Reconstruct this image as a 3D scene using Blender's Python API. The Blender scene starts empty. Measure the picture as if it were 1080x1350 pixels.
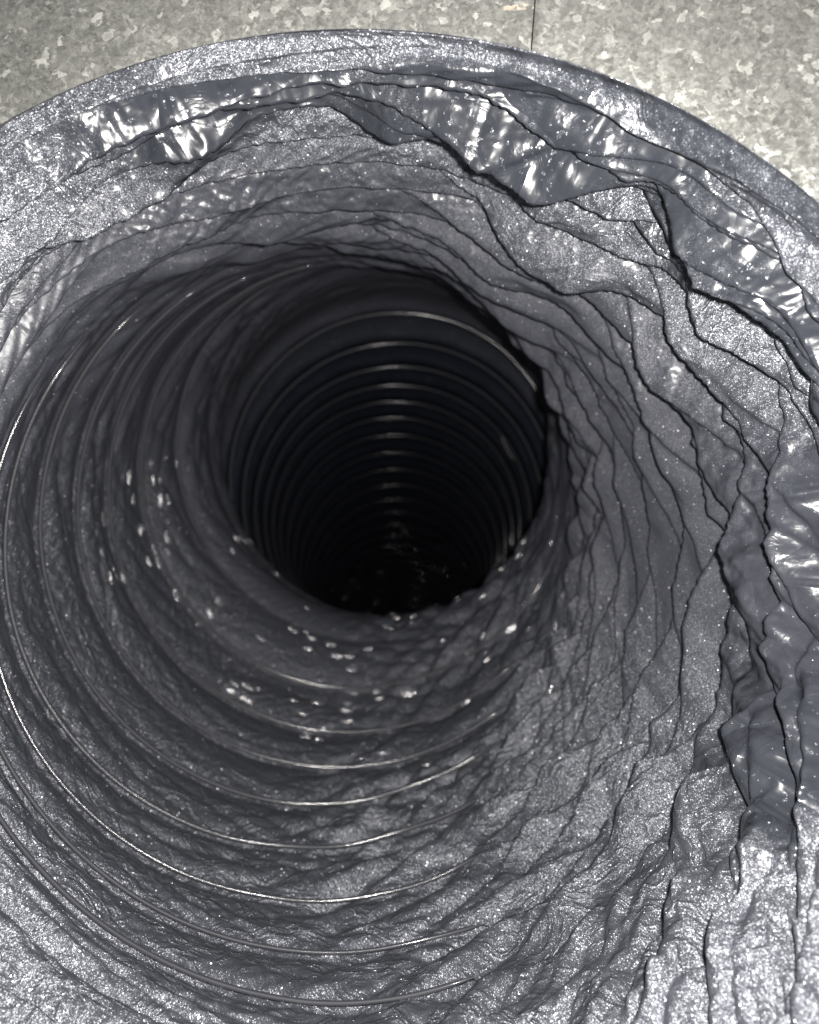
import bpy, math
import numpy as np

# ------------------------------------------------------------------ camera, light, exposure
U = 0.125                       # metres: radius of the duct
F = 975.0                       # focal length in pixels of the 1080 x 1350 photograph
CAM_Z = 0.14                    # camera height above the metal sheet, looking straight down
scene = bpy.context.scene
COL = scene.collection

cam_data = bpy.data.cameras.new("camera")
cam = bpy.data.objects.new("camera", cam_data)
COL.objects.link(cam)
cam.location = (0, 0, CAM_Z)
cam_data.sensor_fit = 'VERTICAL'
cam_data.sensor_height = 24.0
cam_data.lens = F / 1350.0 * 24.0
cam_data.clip_start = 0.005
cam_data.clip_end = 50
cam_data.dof.use_dof = True
cam_data.dof.focus_distance = 1.45 * U
cam_data.dof.aperture_fstop = 9.0
scene.camera = cam

world = bpy.data.worlds.new("World")
scene.world = world
world.use_nodes = True
bg = world.node_tree.nodes["Background"]
bg.inputs[0].default_value = (0.88, 0.93, 1.0, 1)
bg.inputs[1].default_value = 0.10

flash_data = bpy.data.lights.new("phone_flash", 'POINT')
flash_data.energy = 4.9
flash_data.shadow_soft_size = 0.0030
flash_data.color = (1.0, 0.97, 0.93)
flash = bpy.data.objects.new("phone_flash", flash_data)
COL.objects.link(flash)
flash.location = (0.013, 0.009, CAM_Z - 0.008)

scene.view_settings.view_transform = 'Standard'
scene.view_settings.look = 'None'
scene.view_settings.exposure = 0.0
scene.view_settings.gamma = 1.0
scene.cycles.use_denoising = True
scene.cycles.denoising_input_passes = 'RGB_ALBEDO_NORMAL'
scene.cycles.max_bounces = 4
scene.cycles.sample_clamp_indirect = 2.0
scene.cycles.sample_clamp_direct = 40.0

# ------------------------------------------------------------------ numpy noise
class Lattice:
    """2-D value noise, periodic in the first axis (angle)"""
    def __init__(self, seed, nu, nv):
        r = np.random.RandomState(seed)
        self.nu, self.nv = nu, nv
        self.g = r.uniform(-1, 1, (nu, nv)).astype(np.float32)
    def __call__(self, u, v):
        u = u * self.nu
        iu = np.floor(u).astype(np.int32); fu = (u - iu).astype(np.float32)
        iv = np.floor(v).astype(np.int32); fv = (v - iv).astype(np.float32)
        fu = fu * fu * (3 - 2 * fu); fv = fv * fv * (3 - 2 * fv)
        a0 = iu % self.nu; a1 = (iu + 1) % self.nu
        b0 = iv % self.nv; b1 = (iv + 1) % self.nv
        g = self.g
        return (g[a0, b0] * (1 - fu) * (1 - fv) + g[a1, b0] * fu * (1 - fv)
                + g[a0, b1] * (1 - fu) * fv + g[a1, b1] * fu * fv)

def fbm(seed, nu, fv, u, v, octs=3):
    out = 0; amp = 1.0; tot = 0
    for k in range(octs):
        out = out + amp * Lattice(seed + 17 * k, nu * 2 ** k, 61 + 7 * k)(u, v * fv * 2 ** k + 5.3 * k)
        tot += amp; amp *= 0.5
    return out / tot

def sstep(a, b, x):
    t = np.clip((x - a) / (b - a), 0, 1)
    return t * t * (3 - 2 * t)

def tri(x):                      # triangle wave 0..1, sharp crease at both ends
    f = x - np.floor(x)
    return 1 - np.abs(2 * f - 1)

# ------------------------------------------------------------------ the run of the duct
# turn, depth (in radii), centre x, centre y, radius (as seen in the photograph), tilt x, tilt y
KEYS = [
    (-1.0, 1.08, 470, 953, 901, -0.11, -0.20),
    (0.0,  1.08, 470, 953, 898, -0.11, -0.20),
    (3.5,  1.41, 482, 785, 632, -0.09, -0.19),
    (6.0,  1.80, 452, 752, 492,  0.05, -0.11),
    (8.0,  2.20, 425, 705, 402,  0.095, -0.04),
    (9.0,  2.42, 440, 688, 362,  0.070,  0.00),
    (11.0, 2.84, 468, 650, 304,  0.032,  0.05),
    (13.6, 3.45, 508, 588, 226, -0.005,  0.10),
    (16.0, 4.30, 523, 654, 224,  0.10,  0.10),
    (20.0, 6.00, 520, 697, 163,  0.10,  0.05),
    (25.0, 8.10, 521, 767, 120,  0.10,  0.00),
    (29.0, 9.90, 522, 810, 100,  0.10,  0.00),
    (33.0, 11.4, 522, 838,  88,  0.00,  0.00),
    (37.5, 12.6, 522, 884,  80,  0.00,  0.00),
    (38.5, 12.9, 522, 890,   1,  0.00,  0.00),
]
K = np.array(KEYS, dtype=np.float64)
kS = K[:, 0]; kZ = K[:, 1]
kX = (K[:, 2] - 540) / F * kZ
kY = (K[:, 3] - 675) / F * kZ
kR = K[:, 4] / F * kZ

def pchip(xk, yk):
    h = np.diff(xk); d = np.diff(yk) / h
    m = np.zeros_like(yk)
    m[0], m[-1] = d[0], d[-1]
    for i in range(1, len(xk) - 1):
        if d[i - 1] * d[i] > 0:
            w1 = 2 * h[i] + h[i - 1]; w2 = h[i] + 2 * h[i - 1]
            m[i] = (w1 + w2) / (w1 / d[i - 1] + w2 / d[i])
    def f(x):
        i = np.clip(np.searchsorted(xk, x) - 1, 0, len(xk) - 2)
        t = (x - xk[i]) / h[i]
        return (yk[i] * (2 * t**3 - 3 * t**2 + 1) + h[i] * m[i] * (t**3 - 2 * t**2 + t)
                + yk[i + 1] * (-2 * t**3 + 3 * t**2) + h[i] * m[i + 1] * (t**3 - t**2))
    return f
fX, fY, fZ, fR, fTX, fTY = [pchip(kS, a) for a in (kX, kY, kZ, kR, K[:, 5], K[:, 6])]

def angdist(th, a0):
    return np.abs((th - a0 + math.pi) % (2 * math.pi) - math.pi)

def masks(s, th):
    """how crumpled the film is: bunched up at the mouth and along the top and right"""
    side = 1 - sstep(1.0, 2.3, angdist(th, math.radians(-48)))      # 1 round the top right, 0 lower left
    deg = np.degrees((th + math.pi) % (2 * math.pi) - math.pi)
    end = np.interp(deg, [-180, -158, -135, -112, -90, -45, 0, 45, 75, 100, 140, 180],
                    [4.5, 6.0, 8.6, 11.0, 12.8, 13.8, 13.8, 11.5, 5.0, 3.8, 3.8, 4.5])
    wid = 2.6 + 1.6 * (1 - sstep(0.3, 0.9, angdist(th, math.radians(-155))))
    m = 1 - sstep(end - wid, end + 0.4 + 0.35 * (wid - 2.6), s)
    right = 1 - sstep(0.5, 1.2, angdist(th, math.radians(35)))
    return m.astype(np.float32), side.astype(np.float32), right.astype(np.float32)

def scallop(s, th):
    ph = s + th / (2 * math.pi)
    f = ph - np.floor(ph)
    c = np.abs(2 * f - 1)            # 1 on the wire
    return (c ** 2.6).astype(np.float32), f

def surface(s, th, crumple=True):
    """returns xyz (image axes: x right, y down, z away from the camera), in radii"""
    u = (th / (2 * math.pi)) % 1.0
    m, side, right = masks(s, th)
    rim = sstep(0.0, 1.2, s)
    sc, f = scallop(s, th)
    far = sstep(13.5, 16.0, s)
    # deep down the film bellies out between the turns of wire; near the mouth it is slack and bulges in
    bulge = np.sin(math.pi * np.clip(f, 0, 1) ** 0.85)
    d = (0.085 * (sc - 0.55) * far + 0.022 * (bulge - 0.6) * (1 - far)) * (1 - m) * rim
    ax = np.zeros_like(d)
    if crumple:
        w1 = fbm(3, 5, 0.28, u, s, 1); w2 = fbm(11, 11, 0.45, u, s, 1); w3 = fbm(19, 23, 0.5, u, s, 1)
        # big overlapping pleats that run round the mouth, two sets that cross at a low angle
        first = 1 - sstep(0.9, 2.2, s)
        p = s * 1.12 + 3 * u + 0.80 * w1 + 0.22 * w2 + 0.05 * w3
        g = p - np.floor(p)
        lo = 0.20 + 0.22 * w2; hi = lo + 0.45
        saw = sstep(lo, hi, g) * np.clip((1 - g) / (0.15 + 0.12 * right), 0, 1)
        a1 = (0.046 - 0.016 * right) + 0.034 * fbm(41, 7, 0.4, u, s, 1)
        p2 = s * 1.38 - 7 * u + 0.75 * fbm(53, 6, 0.35, u, s, 1) + 0.18 * fbm(57, 17, 0.5, u, s, 1)
        g2 = p2 - np.floor(p2)
        saw2 = np.clip(g2 / 0.88, 0, 1) ** 1.4 * np.clip((1 - g2) / 0.12, 0, 1)
        a2 = 0.044 * np.clip(0.6 + 1.7 * fbm(61, 5, 0.4, u, s, 1), 0, 1.3)
        p3 = s * 2.1 + 12 * u + 0.8 * fbm(71, 9, 0.4, u, s, 1)
        g3 = p3 - np.floor(p3)
        saw3 = np.clip(g3 / 0.82, 0, 1) * np.clip((1 - g3) / 0.18, 0, 1)
        a3 = 0.022 * np.clip(0.5 + 2.0 * fbm(75, 8, 0.4, u, s, 1), 0, 1.2)
        lr = (1 - sstep(0.45, 0.85, angdist(th, math.radians(42)))) * (1 - sstep(3.5, 6.0, s)) * sstep(0.1, 1.0, s)
        lf = 1 - 0.50 * (1 - sstep(0.35, 0.8, angdist(th, math.radians(-150)))) * sstep(2.5, 4.5, s)
        ul = 1 - sstep(0.45, 0.9, angdist(th, math.radians(-135)))
        a2 = a2 * (1 + 0.2 * ul); a3 = a3 * (1 + 0.3 * ul)
        fold = lf * (a1 * saw + a2 * saw2 + a3 * saw3)
        d = d + m * rim * (fold * (1 - 0.85 * lr) - 0.030 * (1 - first))
        ax = ax + m * rim * (0.012 * saw + 0.006 * saw2) * (1 - 0.6 * first)
        # loose flaps of film that stand up and face the mouth
        for (a0, hw, sA, sB, amp_) in ((-76, 0.26, 1.75, 2.75, 0.085), (-38, 0.30, 1.3, 2.4, 0.060), (8, 0.26, 1.6, 2.6, 0.020),
                                       (-118, 0.22, 2.2, 3.2, 0.035), (10, 0.30, 3.6, 4.6, 0.028), (-60, 0.18, 3.9, 4.9, 0.05)):
            wA = 1 - sstep(hw * 0.6, hw * 1.25, angdist(th, math.radians(a0)))
            so = s + 0.25 * w2 + 0.8 * (((th - math.radians(a0) + math.pi) % (2 * math.pi)) - math.pi) * (1 if a0 != -38 else -1)
            d = d + amp_ * wA * sstep(sA, sA + 0.75 * (sB - sA), so) * (1 - sstep(sB, sB + 0.30, so))
        # fat soft folds on the lower right of the mouth
        ph = u * 27 + 0.85 * s + 0.6 * w1 + 0.35 * w2
        ph2 = u * 46 + 2.1 * s + 0.9 * w2 + 0.4 * w3
        ph3 = u * 70 + 1.2 * s + 1.1 * w1 + 0.6 * w3
        rg = lambda q: np.abs(np.sin(math.pi * q)) ** 0.8
        d = d + lr * (0.050 * (rg(ph) - 0.5) + 0.022 * (rg(ph2) - 0.5) + 0.010 * (rg(ph3) - 0.5))
        # flat facets with hard creases between them
        cr = 0
        rs = np.random.RandomState(7)
        for k in range(10):
            ku = int(rs.randint(5, 22)); kv = rs.uniform(0.3, 1.1) * (1 if k % 2 else -1)
            wv = fbm(100 + k, 5, 0.4, u, s, 1)
            amp = np.clip(0.35 + 1.5 * fbm(140 + k, 6, 0.5, u, s, 1), 0, 1)
            cr = cr + amp * (tri(u * ku + kv * s + 0.7 * wv + rs.rand()) - 0.5) * 9 / (9 + 0.5 * ku)
        d = d + cr * (0.026 * m * rim) * lf * (1 - 0.7 * first)
        ax = ax + cr * 0.008 * m * rim
        # wrinkles slanting between the wires: soft on the lower left, swirling on the lower right
        base = 1 - m
        wr = 0
        for k, (ku, kv, aa) in enumerate([(9, 1.5, 1.0), (-7, 2.3, 0.7), (24, 2.6, 0.55), (4, 0.9, 0.9), (-15, 3.1, 0.5)]):
            wv = fbm(200 + k, 9, 0.6, u, s, 1)
            amp = np.clip(0.35 + 1.5 * fbm(240 + k, 9, 0.7, u, s, 2), 0, 1)
            t = tri(u * ku + kv * s + 1.2 * wv)
            wr = wr + aa * amp * (1 - (1 - t) ** 2 - 0.5)
        lowR = 1 - sstep(0.7, 1.4, angdist(th, math.radians(30)))
        nearf = 1 - sstep(14.5, 17.5, s)
        keep = 1 - 0.75 * sc                # pulled smooth over the wire
        keep = keep * (1 - lowR) + lowR
        d = d + base * rim * wr * keep * (0.005 + 0.0065 * nearf + 0.008 * lowR * nearf)
        # long wrinkles that spiral outwards on the lower right
        wv = fbm(301, 6, 0.4, u, s, 1)
        sw = tri(u * 27 + 1.05 * s + 1.1 * wv); sw2 = tri(u * 49 + 1.9 * s + 1.4 * fbm(307, 8, 0.6, u, s, 1))
        swa = np.clip(0.55 + 1.2 * fbm(311, 7, 0.5, u, s, 2), 0.1, 1)
        d = d + lowR * nearf * rim * swa * (0.040 * (1 - (1 - sw) ** 1.6 - 0.5) + 0.018 * (sw2 - 0.5)) * sstep(0.2, 1.4, s) * (1 - 0.6 * m * sstep(2.5, 5, s))
        # small crinkle everywhere
        crk = 0
        for k in range(4):
            ku = [61, 83, 97, 47][k]; kv = [2.1, -3.4, 5.2, -1.3][k]
            crk = crk + np.clip(0.2 + 1.6 * fbm(340 + k, 13, 0.9, u, s, 1), 0, 1) * (tri(u * ku + kv * s + 1.3 * fbm(320 + k, 13, 0.9, u, s, 1)) - 0.5)
        d = d + crk * rim * (0.0022 + 0.0008 * m)
        d = d + cr * 0.05 * sstep(26, 30, s)
        # uneven roundness
        d = d + rim * 0.020 * w1 * sstep(0, 3, s)
    cx, cy, cz, R = fX(s), fY(s), fZ(s), fR(s)
    tx, ty = fTX(s), fTY(s)
    # how the mouth is puckered: the edge spirals from the upper left round the right to the bottom
    ex = 0.0
    c, sn = np.cos(th), np.sin(th)
    z = cz + tx * c + ty * sn
    # circle seen round -> unproject onto the tilted ring
    ix = (cx / cz) + (R / cz) * c
    iy = (cy / cz) + (R / cz) * sn
    X, Y, Z = ix * z, iy * z, z
    # rounded roll of film over the edge of the hole
    roll = np.clip(s, -1, 1.2)
    Zr = -0.035 * np.sin(np.clip((roll + 1) / 2.2, 0, 1) * math.pi)
    Z = Z + Zr
    vx, vy, vz = cx - X, cy - Y, cz - Z
    L = np.sqrt(vx**2 + vy**2) + 1e-9
    return X + vx / L * d, Y + vy / L * d, Z + ax + 0 * d

def to_world(X, Y, Z):
    return np.stack([X * U, -Y * U, CAM_Z - Z * U], axis=-1)

# ------------------------------------------------------------------ mesh helpers
def grid_mesh(name, P, wrap_u=False):
    """P: (nv, nu, 3)"""
    nv, nu = P.shape[:2]
    idx = np.arange(nv * nu).reshape(nv, nu)
    if wrap_u:
        a = idx[:-1]; b = np.roll(idx, -1, axis=1)[:-1]
        c = np.roll(idx, -1, axis=1)[1:]; d = idx[1:]
    else:
        a = idx[:-1, :-1]; b = idx[:-1, 1:]; c = idx[1:, 1:]; d = idx[1:, :-1]
    q = np.stack([a, d, c, b], axis=-1).reshape(-1, 4).astype(np.int32)
    me = bpy.data.meshes.new(name)
    me.vertices.add(nv * nu)
    me.vertices.foreach_set("co", P.reshape(-1).astype(np.float32))
    me.loops.add(q.size)
    me.loops.foreach_set("vertex_index", q.reshape(-1))
    me.polygons.add(len(q))
    me.polygons.foreach_set("loop_start", np.arange(0, q.size, 4, dtype=np.int32))
    me.polygons.foreach_set("loop_total", np.full(len(q), 4, dtype=np.int32))
    me.polygons.foreach_set("use_smooth", np.ones(len(q), dtype=bool))
    me.update(calc_edges=True)
    return me

def link(name, me, mat=None, parent=None):
    o = bpy.data.objects.new(name, me)
    COL.objects.link(o)
    if mat: me.materials.append(mat)
    if parent: o.parent = parent
    return o

# ------------------------------------------------------------------ materials
class N:
    def __init__(self, name):
        self.m = bpy.data.materials.new(name); self.m.use_nodes = True
        self.t = self.m.node_tree; self.t.nodes.clear()
    def n(self, typ, props=None, **ins):
        x = self.t.nodes.new(typ)
        for k, v in (props or {}).items(): setattr(x, k, v)
        for k, v in ins.items():
            key = int(k[1:]) if k[0] == 'i' and k[1:].isdigit() else k.replace('_', ' ')
            s = x.inputs[key]
            if isinstance(v, bpy.types.NodeSocket): self.t.links.new(v, s)
            else: s.default_value = v
        return x
    def math(self, op, a, b=0.0, c=None, clamp=False):
        x = self.t.nodes.new('ShaderNodeMath'); x.operation = op; x.use_clamp = clamp
        for i, v in enumerate((a, b, c)):
            if v is None: continue
            if isinstance(v, bpy.types.NodeSocket): self.t.links.new(v, x.inputs[i])
            else: x.inputs[i].default_value = v
        return x.outputs[0]
    def vmath(self, op, a, b=None, scale=None):
        x = self.t.nodes.new('ShaderNodeVectorMath'); x.operation = op
        for i, v in ((0, a), (1, b)):
            if v is None: continue
            if isinstance(v, bpy.types.NodeSocket): self.t.links.new(v, x.inputs[i])
            else: x.inputs[i].default_value = v
        if scale is not None:
            if isinstance(scale, bpy.types.NodeSocket): self.t.links.new(scale, x.inputs['Scale'])
            else: x.inputs['Scale'].default_value = scale
        return x.outputs[0]
    def ramp(self, fac, lo, hi, a=0.0, b=1.0, smooth=True):
        x = self.t.nodes.new('ShaderNodeMapRange')
        x.interpolation_type = 'SMOOTHSTEP' if smooth else 'LINEAR'
        self.t.links.new(fac, x.inputs[0])
        x.inputs[1].default_value = lo; x.inputs[2].default_value = hi
        x.inputs[3].default_value = a; x.inputs[4].default_value = b
        return x.outputs[0]
    def noise(self, vec, scale, detail=3, rough=0.5, dist=0.0):
        return self.n('ShaderNodeTexNoise', None, Vector=vec, Scale=scale, Detail=detail, Roughness=rough, Distortion=dist)
    def out(self, shader):
        o = self.t.nodes.new('ShaderNodeOutputMaterial')
        self.t.links.new(shader, o.inputs[0])
        return self.m

def glitter_normal(M, pos, normal, scale, spread):
    v = M.n('ShaderNodeTexVoronoi', {'feature': 'F1'}, Vector=pos, Scale=scale)
    r = M.vmath('SUBTRACT', v.outputs['Color'], (0.5, 0.5, 0.5))
    r = M.vmath('SCALE', r, scale=spread)
    return M.vmath('NORMALIZE', M.vmath('ADD', normal, r))

def film_material():
    M = N("black_plastic_film")
    geo = M.n('ShaderNodeNewGeometry')
    pos = geo.outputs['Position']
    uv = M.n('ShaderNodeUVMap', {'uv_map': 'wrap'}).outputs[0]      # x: round the duct, y: along it (metres)
    fin = M.n('ShaderNodeSeparateXYZ', None, Vector=M.n('ShaderNodeAttribute', {'attribute_name': 'finish_shade'}).outputs['Vector'])
    brk = M.noise(pos, 60, 3, 0.6).outputs[0]
    smooth_mask = M.ramp(M.math('ADD', fin.outputs[0], M.math('SUBTRACT', brk, 0.5)), 0.1, 0.95)
    dull_shade = fin.outputs[1]
    # fine wrinkles, as relief
    stretch = pos
    wrk = M.noise(stretch, 70, 3, 0.55, 1.6).outputs[0]
    wrk2 = M.noise(pos, 260, 2, 0.5, 0.8).outputs[0]
    ridge = M.math('ABSOLUTE', M.math('SUBTRACT', wrk, 0.5))
    ridge = M.math('POWER', M.math('SUBTRACT', 1.0, M.math('MULTIPLY', ridge, 4.0), clamp=True), 3.0)
    hgt = M.math('ADD', M.math('MULTIPLY', ridge, 0.9), M.math('MULTIPLY', wrk2, 0.35))
    soft = M.noise(pos, 26, 2, 0.45, 2.2).outputs[0]
    soft2 = M.noise(M.vmath('MULTIPLY', uv, (1.0, 0.35, 1.0)), 105, 2, 0.5, 0.6).outputs[0]
    soft = M.math('ADD', M.math('MULTIPLY', soft, 0.50), M.math('MULTIPLY', soft2, 0.30))
    crs = M.math('ABSOLUTE', M.math('SUBTRACT', M.noise(pos, 34, 1, 0.4, 0.8).outputs[0], 0.5))
    soft = M.math('ADD', soft, M.math('MULTIPLY', crs, 0.55))
    hs = M.math('ADD', M.math('MULTIPLY', soft, 9.0), M.math('MULTIPLY', hgt, 0.10))
    hgt = M.math('MULTIPLY', hgt, M.math('SUBTRACT', 0.55, M.math('MULTIPLY', dull_shade, 0.5)))
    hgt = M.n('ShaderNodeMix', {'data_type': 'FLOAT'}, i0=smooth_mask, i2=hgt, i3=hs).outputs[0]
    bdist = 0.0008
    b1 = M.n('ShaderNodeBump', None, Strength=1.0, Distance=bdist, Height=hgt).outputs[0]
    # embossed, glittering film
    gn = glitter_normal(M, pos, b1, 6000, 1.05)
    gn2 = glitter_normal(M, pos, b1, 2600, 1.3)
    base = (0.020, 0.021, 0.026, 1)
    diff = M.n('ShaderNodeBsdfDiffuse', None, Color=(0.037, 0.040, 0.048, 1), Normal=b1).outputs[0]
    g1 = M.n('ShaderNodeBsdfGlossy', {'distribution': 'GGX'}, Color=(0.160, 0.164, 0.178, 1), Roughness=0.47, Normal=gn).outputs[0]
    g2 = M.n('ShaderNodeBsdfGlossy', {'distribution': 'GGX'}, Color=(0.03, 0.03, 0.032, 1), Roughness=0.22, Normal=gn2).outputs[0]
    emb = M.n('ShaderNodeAddShader', None, i0=diff, i1=M.n('ShaderNodeAddShader', None, i0=g1, i1=g2).outputs[0]).outputs[0]
    # smooth film
    sm = M.n('ShaderNodeBsdfPrincipled', None, Base_Color=(0.030, 0.033, 0.041, 1), Roughness=0.27, Normal=b1)
    sm.inputs['Coat Weight'].default_value = 0.8; sm.inputs['Coat Roughness'].default_value = 0.11
    M.t.links.new(b1, sm.inputs['Coat Normal'])
    sm.inputs['IOR'].default_value = 1.6
    spk = M.ramp(M.noise(pos, 700, 1).outputs[0], 0.66, 0.70)
    fac = M.math('MULTIPLY', smooth_mask, M.math('SUBTRACT', 1.0, M.math('MULTIPLY', spk, 0.8)), clamp=True)
    mix = M.n('ShaderNodeMixShader', None, i0=fac, i1=emb, i2=sm.outputs[0]).outputs[0]
    deep_shade = M.n('ShaderNodeMix', {'data_type': 'RGBA'})
    M.t.links.new(fin.outputs[2], deep_shade.inputs[0])
    deep_shade.inputs[6].default_value = (0.050, 0.052, 0.064, 1); deep_shade.inputs[7].default_value = (0.010, 0.013, 0.024, 1)  # same film, darker down the tube: the shade is painted into the colour
    dl = M.n('ShaderNodeBsdfPrincipled', None, Base_Color=deep_shade.outputs[2], Roughness=0.36, Normal=b1)
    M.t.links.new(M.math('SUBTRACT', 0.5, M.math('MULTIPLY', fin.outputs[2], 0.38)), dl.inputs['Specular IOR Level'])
    dmix = M.n('ShaderNodeMixShader', None, i0=M.math('MULTIPLY', dull_shade, 0.8), i1=mix, i2=dl.outputs[0]).outputs[0]
    # scattered glints of crinkled film, put in as added white gloss on small domes
    jit = M.vmath('SCALE', M.vmath('SUBTRACT', M.noise(pos, 800, 1).outputs['Color'], (0.5, 0.5, 0.5)), scale=0.0016)
    uvj = M.vmath('ADD', uv, jit)
    bv = M.n('ShaderNodeTexVoronoi', {'feature': 'F1', 'voronoi_dimensions': '2D'}, Vector=M.vmath('MULTIPLY', uvj, (0.4, 1.0, 1.0)), Scale=150)
    bc = M.n('ShaderNodeSeparateColor', None, Color=bv.outputs['Color'])
    dd = M.math('DIVIDE', bv.outputs['Distance'], M.math('ADD', 0.10, M.math('MULTIPLY', bc.outputs[1], 0.20)))
    dome = M.math('SUBTRACT', 1.0, M.math('MULTIPLY', dd, dd), clamp=True)
    bn = M.n('ShaderNodeBump', None, Strength=1.0, Distance=0.0019, Height=dome, Normal=b1).outputs[0]
    inside = M.math('LESS_THAN', dd, 1.0)
    rnd = M.n('ShaderNodeSeparateColor', None, Color=bv.outputs['Color']).outputs[0]
    zone = M.n('ShaderNodeAttribute', {'attribute_name': 'glints'}).outputs['Fac']
    bm = M.math('MULTIPLY', inside, M.math('LESS_THAN', rnd, zone))
    glint = M.n('ShaderNodeBsdfGlossy', {'distribution': 'GGX'}, Color=(1.0, 0.98, 0.97, 1), Roughness=0.2, Normal=bn).outputs[0]
    fmix = M.n('ShaderNodeMixShader', None, i0=bm, i1=dmix, i2=M.n('ShaderNodeAddShader', None, i0=dmix, i1=glint).outputs[0]).outputs[0]
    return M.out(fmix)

def wire_material():
    M = N("film_over_wire")
    p = M.n('ShaderNodeBsdfPrincipled', None, Base_Color=(0.040, 0.041, 0.048, 1), Roughness=0.5)
    p.inputs['Specular IOR Level'].default_value = 0.2
    p.inputs['Coat IOR'].default_value = 1.30
    p.inputs['IOR'].default_value = 1.5
    p.inputs['Coat Weight'].default_value = 1.0
    p.inputs['Coat Roughness'].default_value = 0.085
    return M.out(p.outputs[0])

def galvanised(name, off, mark=None):
    M = N(name)
    geo = M.n('ShaderNodeNewGeometry')
    pos = M.vmath('ADD', geo.outputs['Position'], off)
    dn = M.noise(pos, 260, 3, 0.6).outputs['Color']
    wp = M.vmath('ADD', pos, M.vmath('SCALE', M.vmath('SUBTRACT', dn, (0.5, 0.5, 0.5)), scale=0.0060))
    va = M.n('ShaderNodeTexVoronoi', {'feature': 'F1'}, Vector=wp, Scale=540)
    vb = M.n('ShaderNodeTexVoronoi', {'feature': 'F1'}, Vector=wp, Scale=1050)
    ca = M.n('ShaderNodeSeparateColor', None, Color=va.outputs['Color'])
    cb = M.n('ShaderNodeSeparateColor', None, Color=vb.outputs['Color'])
    blot = M.noise(pos, 22, 3, 0.6).outputs[0]
    flakeA = M.ramp(ca.outputs[0], 0.91, 0.98)
    flakeB = M.ramp(cb.outputs[0], 0.88, 0.97)
    fine = M.noise(pos, 900, 3, 0.7).outputs[0]
    v = M.math('ADD', M.math('MULTIPLY', flakeA, 0.22), M.math('MULTIPLY', flakeB, 0.10))
    v = M.math('ADD', v, M.math('MULTIPLY', cb.outputs[1], 0.07))
    v = M.math('ADD', v, M.math('MULTIPLY', ca.outputs[1], 0.05))
    v = M.math('ADD', v, M.math('MULTIPLY', M.math('SUBTRACT', fine, 0.5), 0.22))
    v = M.math('ADD', v, M.math('MULTIPLY', M.math('SUBTRACT', blot, 0.5), 0.14))
    v = M.math('MULTIPLY', M.math('ADD', v, 0.16), 0.80, clamp=True)
    col = M.n('ShaderNodeCombineColor', None, i0=v, i1=M.math('MULTIPLY', v, 1.0), i2=M.math('MULTIPLY', v, 0.93)).outputs[0]
    if mark is not None:
        rel = M.vmath('SUBTRACT', geo.outputs['Position'], mark)
        rel = M.vmath('MULTIPLY', rel, (0.8, 4.6, 0.0))
        rel = M.vmath('ADD', rel, M.vmath('SCALE', M.vmath('SUBTRACT', dn, (0.5, 0.5, 0.5)), scale=0.004))
        ln = M.t.nodes.new('ShaderNodeVectorMath'); ln.operation = 'LENGTH'; M.t.links.new(rel, ln.inputs[0])
        mk = M.math('MULTIPLY', M.ramp(ln.outputs['Value'], 0.0042, 0.0026), M.ramp(M.noise(pos, 700, 2).outputs[0], 0.42, 0.55))
        mx = M.n('ShaderNodeMix', {'data_type': 'RGBA'})
        M.t.links.new(mk, mx.inputs[0]); M.t.links.new(col, mx.inputs[6]); mx.inputs[7].default_value = (0.46, 0.40, 0.32, 1)
        col = mx.outputs[2]
    gn = glitter_normal(M, wp, geo.outputs['Normal'], 800, 0.35)
    p = M.n('ShaderNodeBsdfPrincipled', None, Base_Color=col, Roughness=0.42, Normal=gn)
    p.inputs['Metallic'].default_value = 0.35
    return M.out(p.outputs[0])

mat_film = film_material()
mat_wire = wire_material()

# ------------------------------------------------------------------ the duct
duct = bpy.data.objects.new("flexible_duct", None)
COL.objects.link(duct)
duct['label'] = "black plastic film flexible duct, crumpled at its mouth, wire rings inside"
duct['category'] = "duct"

NU = 1300
s_rows = np.concatenate([np.linspace(-1, 0, 8, endpoint=False), np.linspace(0, 14.5, 600, endpoint=False), np.linspace(14.5, 38.5, 330)])
th = np.linspace(0, 2 * math.pi, NU, endpoint=False)
S, TH = np.meshgrid(s_rows, th, indexing='ij')
X, Y, Z = surface(S, TH)
film_me = grid_mesh("film_liner", to_world(X, Y, Z), wrap_u=True)
# UV: metres round and along
uvl = film_me.uv_layers.new(name="wrap")
nv = len(s_rows)
li = np.empty(len(film_me.loops), dtype=np.int32)
film_me.loops.foreach_get("vertex_index", li)
row = li // NU; colu = li % NU
q = colu.reshape(-1, 4)
wrapq = (q.max(axis=1) - q.min(axis=1)) > NU // 2
q = np.where(wrapq[:, None] & (q < NU // 2), q + NU, q).reshape(-1)
uvs = np.stack([q / NU * 2 * math.pi * U, fZ(s_rows)[row] * U], axis=-1).astype(np.float32)
uvl.data.foreach_set("uv", uvs.reshape(-1))
film = link("film_liner", film_me, mat_film, duct)

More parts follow.
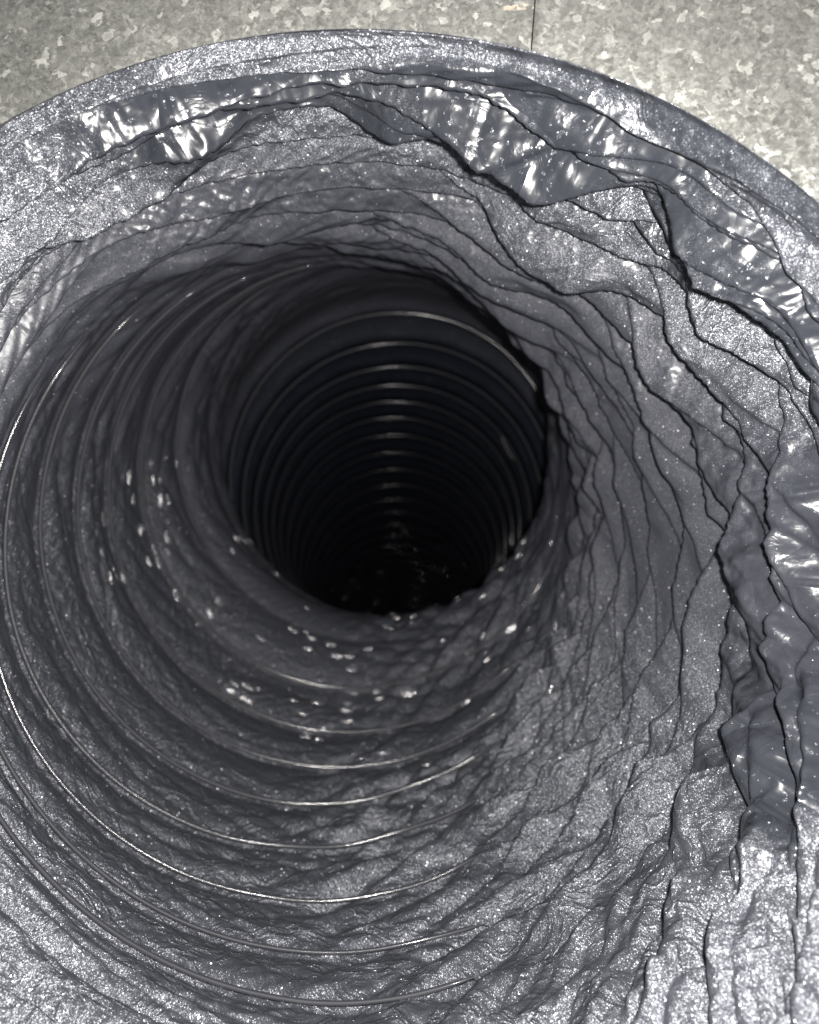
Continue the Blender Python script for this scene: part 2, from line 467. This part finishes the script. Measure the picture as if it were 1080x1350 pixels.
# where the film is stretched smooth (x) and where it is dull, creased but not embossed (y); y and z also hold painted-in shade of depth
uu = TH / (2 * math.pi)
topw = 1 - sstep(1.3, 2.0, angdist(TH, math.radians(-75)))
rightw = 1 - sstep(0.35, 0.9, angdist(TH, math.radians(5)))
n1 = fbm(401, 8, 0.55, uu, S, 2); n2 = fbm(409, 10, 0.6, uu, S, 2)
SWP = S + 1.3 * fbm(431, 7, 0.3, uu, S, 2)
def zone(a0, a1, w, s0, s1, ws):
    S = SWP if s1 < 5 else globals()['S']
    return (1 - sstep(a1, a1 + w, angdist(TH, math.radians(a0)))) * sstep(s0 - ws, s0, S) * (1 - sstep(s1, s1 + ws, S))
sm_ = np.clip(sstep(-0.35, 0.45, n1) * 0.6 + 0.85 * zone(-62, 0.75, 0.3, 1.5, 3.3, 0.4) + 0.65 * zone(12, 0.25, 0.45, 3.7, 4.5, 0.5) + 0.15 * zone(-128, 0.3, 0.3, 1.4, 3.4, 0.6)
              + 0.5 * zone(5, 0.3, 0.3, 3.0, 5.0, 0.6), 0, 1)
topl = 1 - sstep(1.0, 1.5, angdist(TH, math.radians(-48)))
sm_ = sm_ * np.clip(0.25 * topw + 0.75 * topl + 0.8 * rightw, 0, 1) * (1 - sstep(5.0, 8.0, S))
sm_ = np.maximum(sm_, (1 - sstep(-0.15, 0.25, S)))
dull_shade_ = np.clip(sstep(3.3, 6.2, S + 1.2 * sstep(0.2, 1.0, angdist(TH, math.radians(-60)))) * topw + 0.9 * sstep(9.5, 14.0, S), 0, 1)  # last term paints light falloff into the film past the lip
at = film_me.attributes.new("finish_shade", 'FLOAT_VECTOR', 'POINT')
at.data.foreach_set("vector", np.stack([sm_, dull_shade_, sstep(14.5, 17.0, S)], axis=-1).astype(np.float32).reshape(-1))

bz = 0.50 * zone(125, 0.7, 0.5, 10.5, 13.8, 0.8) + 0.40 * zone(55, 0.5, 0.4, 9.5, 13.8, 1.0)
bz += 0.22 * zone(172, 0.15, 0.25, 10.0, 17.0, 1.0) + 0.7 * sstep(27, 31, S)
bz = bz * (0.05 + 1.3 * sstep(0.0, 0.35, fbm(421, 22, 1.2, uu, S, 2)))
ab = film_me.attributes.new("glints", 'FLOAT', 'POINT')
ab.data.foreach_set("value", bz.astype(np.float32).reshape(-1))

# the coiled wire, a ridge sheathed in film
def tube(C, r, ns=8):
    T = np.gradient(C, axis=0); T /= np.linalg.norm(T, axis=1, keepdims=True)
    up = np.array([0, 0, 1.0])
    A = np.cross(T, up); A /= np.linalg.norm(A, axis=1, keepdims=True)
    B = np.cross(T, A)
    a = np.linspace(0, 2 * math.pi, ns, endpoint=False)
    return C[:, None, :] + r[:, None, None] * (np.cos(a)[None, :, None] * A[:, None, :] + np.sin(a)[None, :, None] * B[:, None, :])

phi = np.arange(4.0 * 220, 37.0 * 220) / 220.0      # turns of wire
wt = (-phi * 2 * math.pi)                            # angle runs backwards so that s + th/2pi is whole
K0 = 0
turns = phi
TW = np.mod(wt, 2 * math.pi)
SW = np.round(turns) * 0 + turns                      # s = k - th/2pi with th in [0, 2pi)
SW = np.floor(turns) + 1 - TW / (2 * math.pi)
SW = turns.copy()
Xw, Yw, Zw = surface(SW, TW)                         # the film's own course, evened out along the wire
def even(a, n=17):
    k = np.hanning(n + 2)[1:-1]; k /= k.sum()
    return np.convolve(np.pad(a, n // 2, mode='edge'), k, mode='valid')
Xw, Yw, Zw = even(Xw), even(Yw), even(Zw)
m_, side_, right_ = masks(SW, TW)
Cw = to_world(Xw, Yw, Zw)
cen = to_world(fX(SW), fY(SW), fZ(SW))
dirv = cen - Cw; dirv /= np.linalg.norm(dirv, axis=1, keepdims=True)
Cw = Cw + dirv * ((0.0150 - 0.004 * sstep(15, 17, SW) - 0.07 * np.exp(-((SW - 13.8) / 1.1) ** 2) - 0.12 * sstep(0.2, 1, m_)) * U)[:, None]
wire_me = grid_mesh("support_wire", tube(Cw, (0.0050 + 0.0022 * sstep(6, 8, SW) + 0.0008 * sstep(13, 17, SW)) * (1 - 0.95 * sstep(0.02, 0.35, m_)) * U), wrap_u=True)
link("support_wire", wire_me, mat_wire, duct)

# ------------------------------------------------------------------ the metal sheets round the mouth
def sheet(name, a0, a1, lift, mat, outer=3.2):
    """half of the metal face round the hole; a0..a1 angles (image sense), with thickness"""
    n = 220
    rr = np.array([0.984, 0.984, 0.987, 1.25, 1.7, outer, outer])
    dz = np.array([0.012, 0.003, 0.0, 0.0, 0.0, 0.0, 0.02]) - lift
    t = np.concatenate([[a0], np.linspace(a0, a1, n - 2), [a1]])      # the doubled ends turn down: the cut edges
    down = np.zeros(n); down[0] = down[-1] = 0.03
    c, sn = np.cos(t), np.sin(t)
    P = np.zeros((len(rr), n, 3))
    for i, (k, q_) in enumerate(zip(rr, dz)):
        R = 918 / F
        tk = t - 0.145 * (k - 0.984)                      # the joint runs almost straight up, not quite radially
        c, sn = np.cos(tk), np.sin(tk)
        z = np.clip(1.08 - 0.20 * k * sn - 0.11 * k * c, 0.5, 3)
        P[i, :, 0] = ((470 - 540) / F + R * k * c) * z
        P[i, :, 1] = ((953 - 675) / F + R * k * sn) * z
        P[i, :, 2] = z + q_ + 0.006 + down
    me = grid_mesh(name, to_world(P[..., 0], P[..., 1], P[..., 2]))
    me.flip_normals()
    return link(name, me, mat)

SEAM = math.atan2(60 - 956, 707 - 470)
_z = 1.28
mat_ga = galvanised("galvanised_steel", (0, 0, 0), ((682 - 540) / F * _z * U, (675 - 17) / F * _z * U, 0.0))
mat_gb = galvanised("galvanised_steel_second_sheet", (3.1, 1.7, 0))
sl = sheet("metal_sheet", SEAM - math.pi, SEAM - 0.0022, 0.0, mat_ga)
sl['label'] = "galvanised metal sheet left of the thin dark seam above the duct mouth"
sl['category'] = "metal sheet"; sl['group'] = "galvanised sheets round the duct mouth"
sr = sheet("metal_sheet", SEAM, SEAM + math.pi - 0.0022, 0.004, mat_gb)
sr['label'] = "galvanised metal sheet right of the thin dark seam, with larger pale spangles"
sr['category'] = "metal sheet"; sr['group'] = "galvanised sheets round the duct mouth"

# ------------------------------------------------------------------ a stray fibre caught on the wall deep inside
fs = np.linspace(18.2, 18.7, 14); ft = np.radians(np.linspace(-37, -27, 14))
fx, fy, fz = surface(fs, ft)
cx_, cy_ = fX(fs), fY(fs)
k_ = 0.05 + 0.03 * np.sin(np.linspace(0, math.pi, 14))
C_ = to_world(fx + (cx_ - fx) * k_, fy + (cy_ - fy) * k_, fz)
fib = link("lint_fibre", grid_mesh("lint_fibre", tube(C_, np.full(14, 0.0026 * U), 6), wrap_u=True))
mf = N("pale_lint")
pf = mf.n('ShaderNodeBsdfPrincipled', None, Base_Color=(0.88, 0.87, 0.85, 1), Roughness=0.7)
fib.data.materials.append(mf.out(pf.outputs[0]))
fib['label'] = "tiny pale fibre stuck to the dark right wall deep inside the duct"
fib['category'] = "fibre"
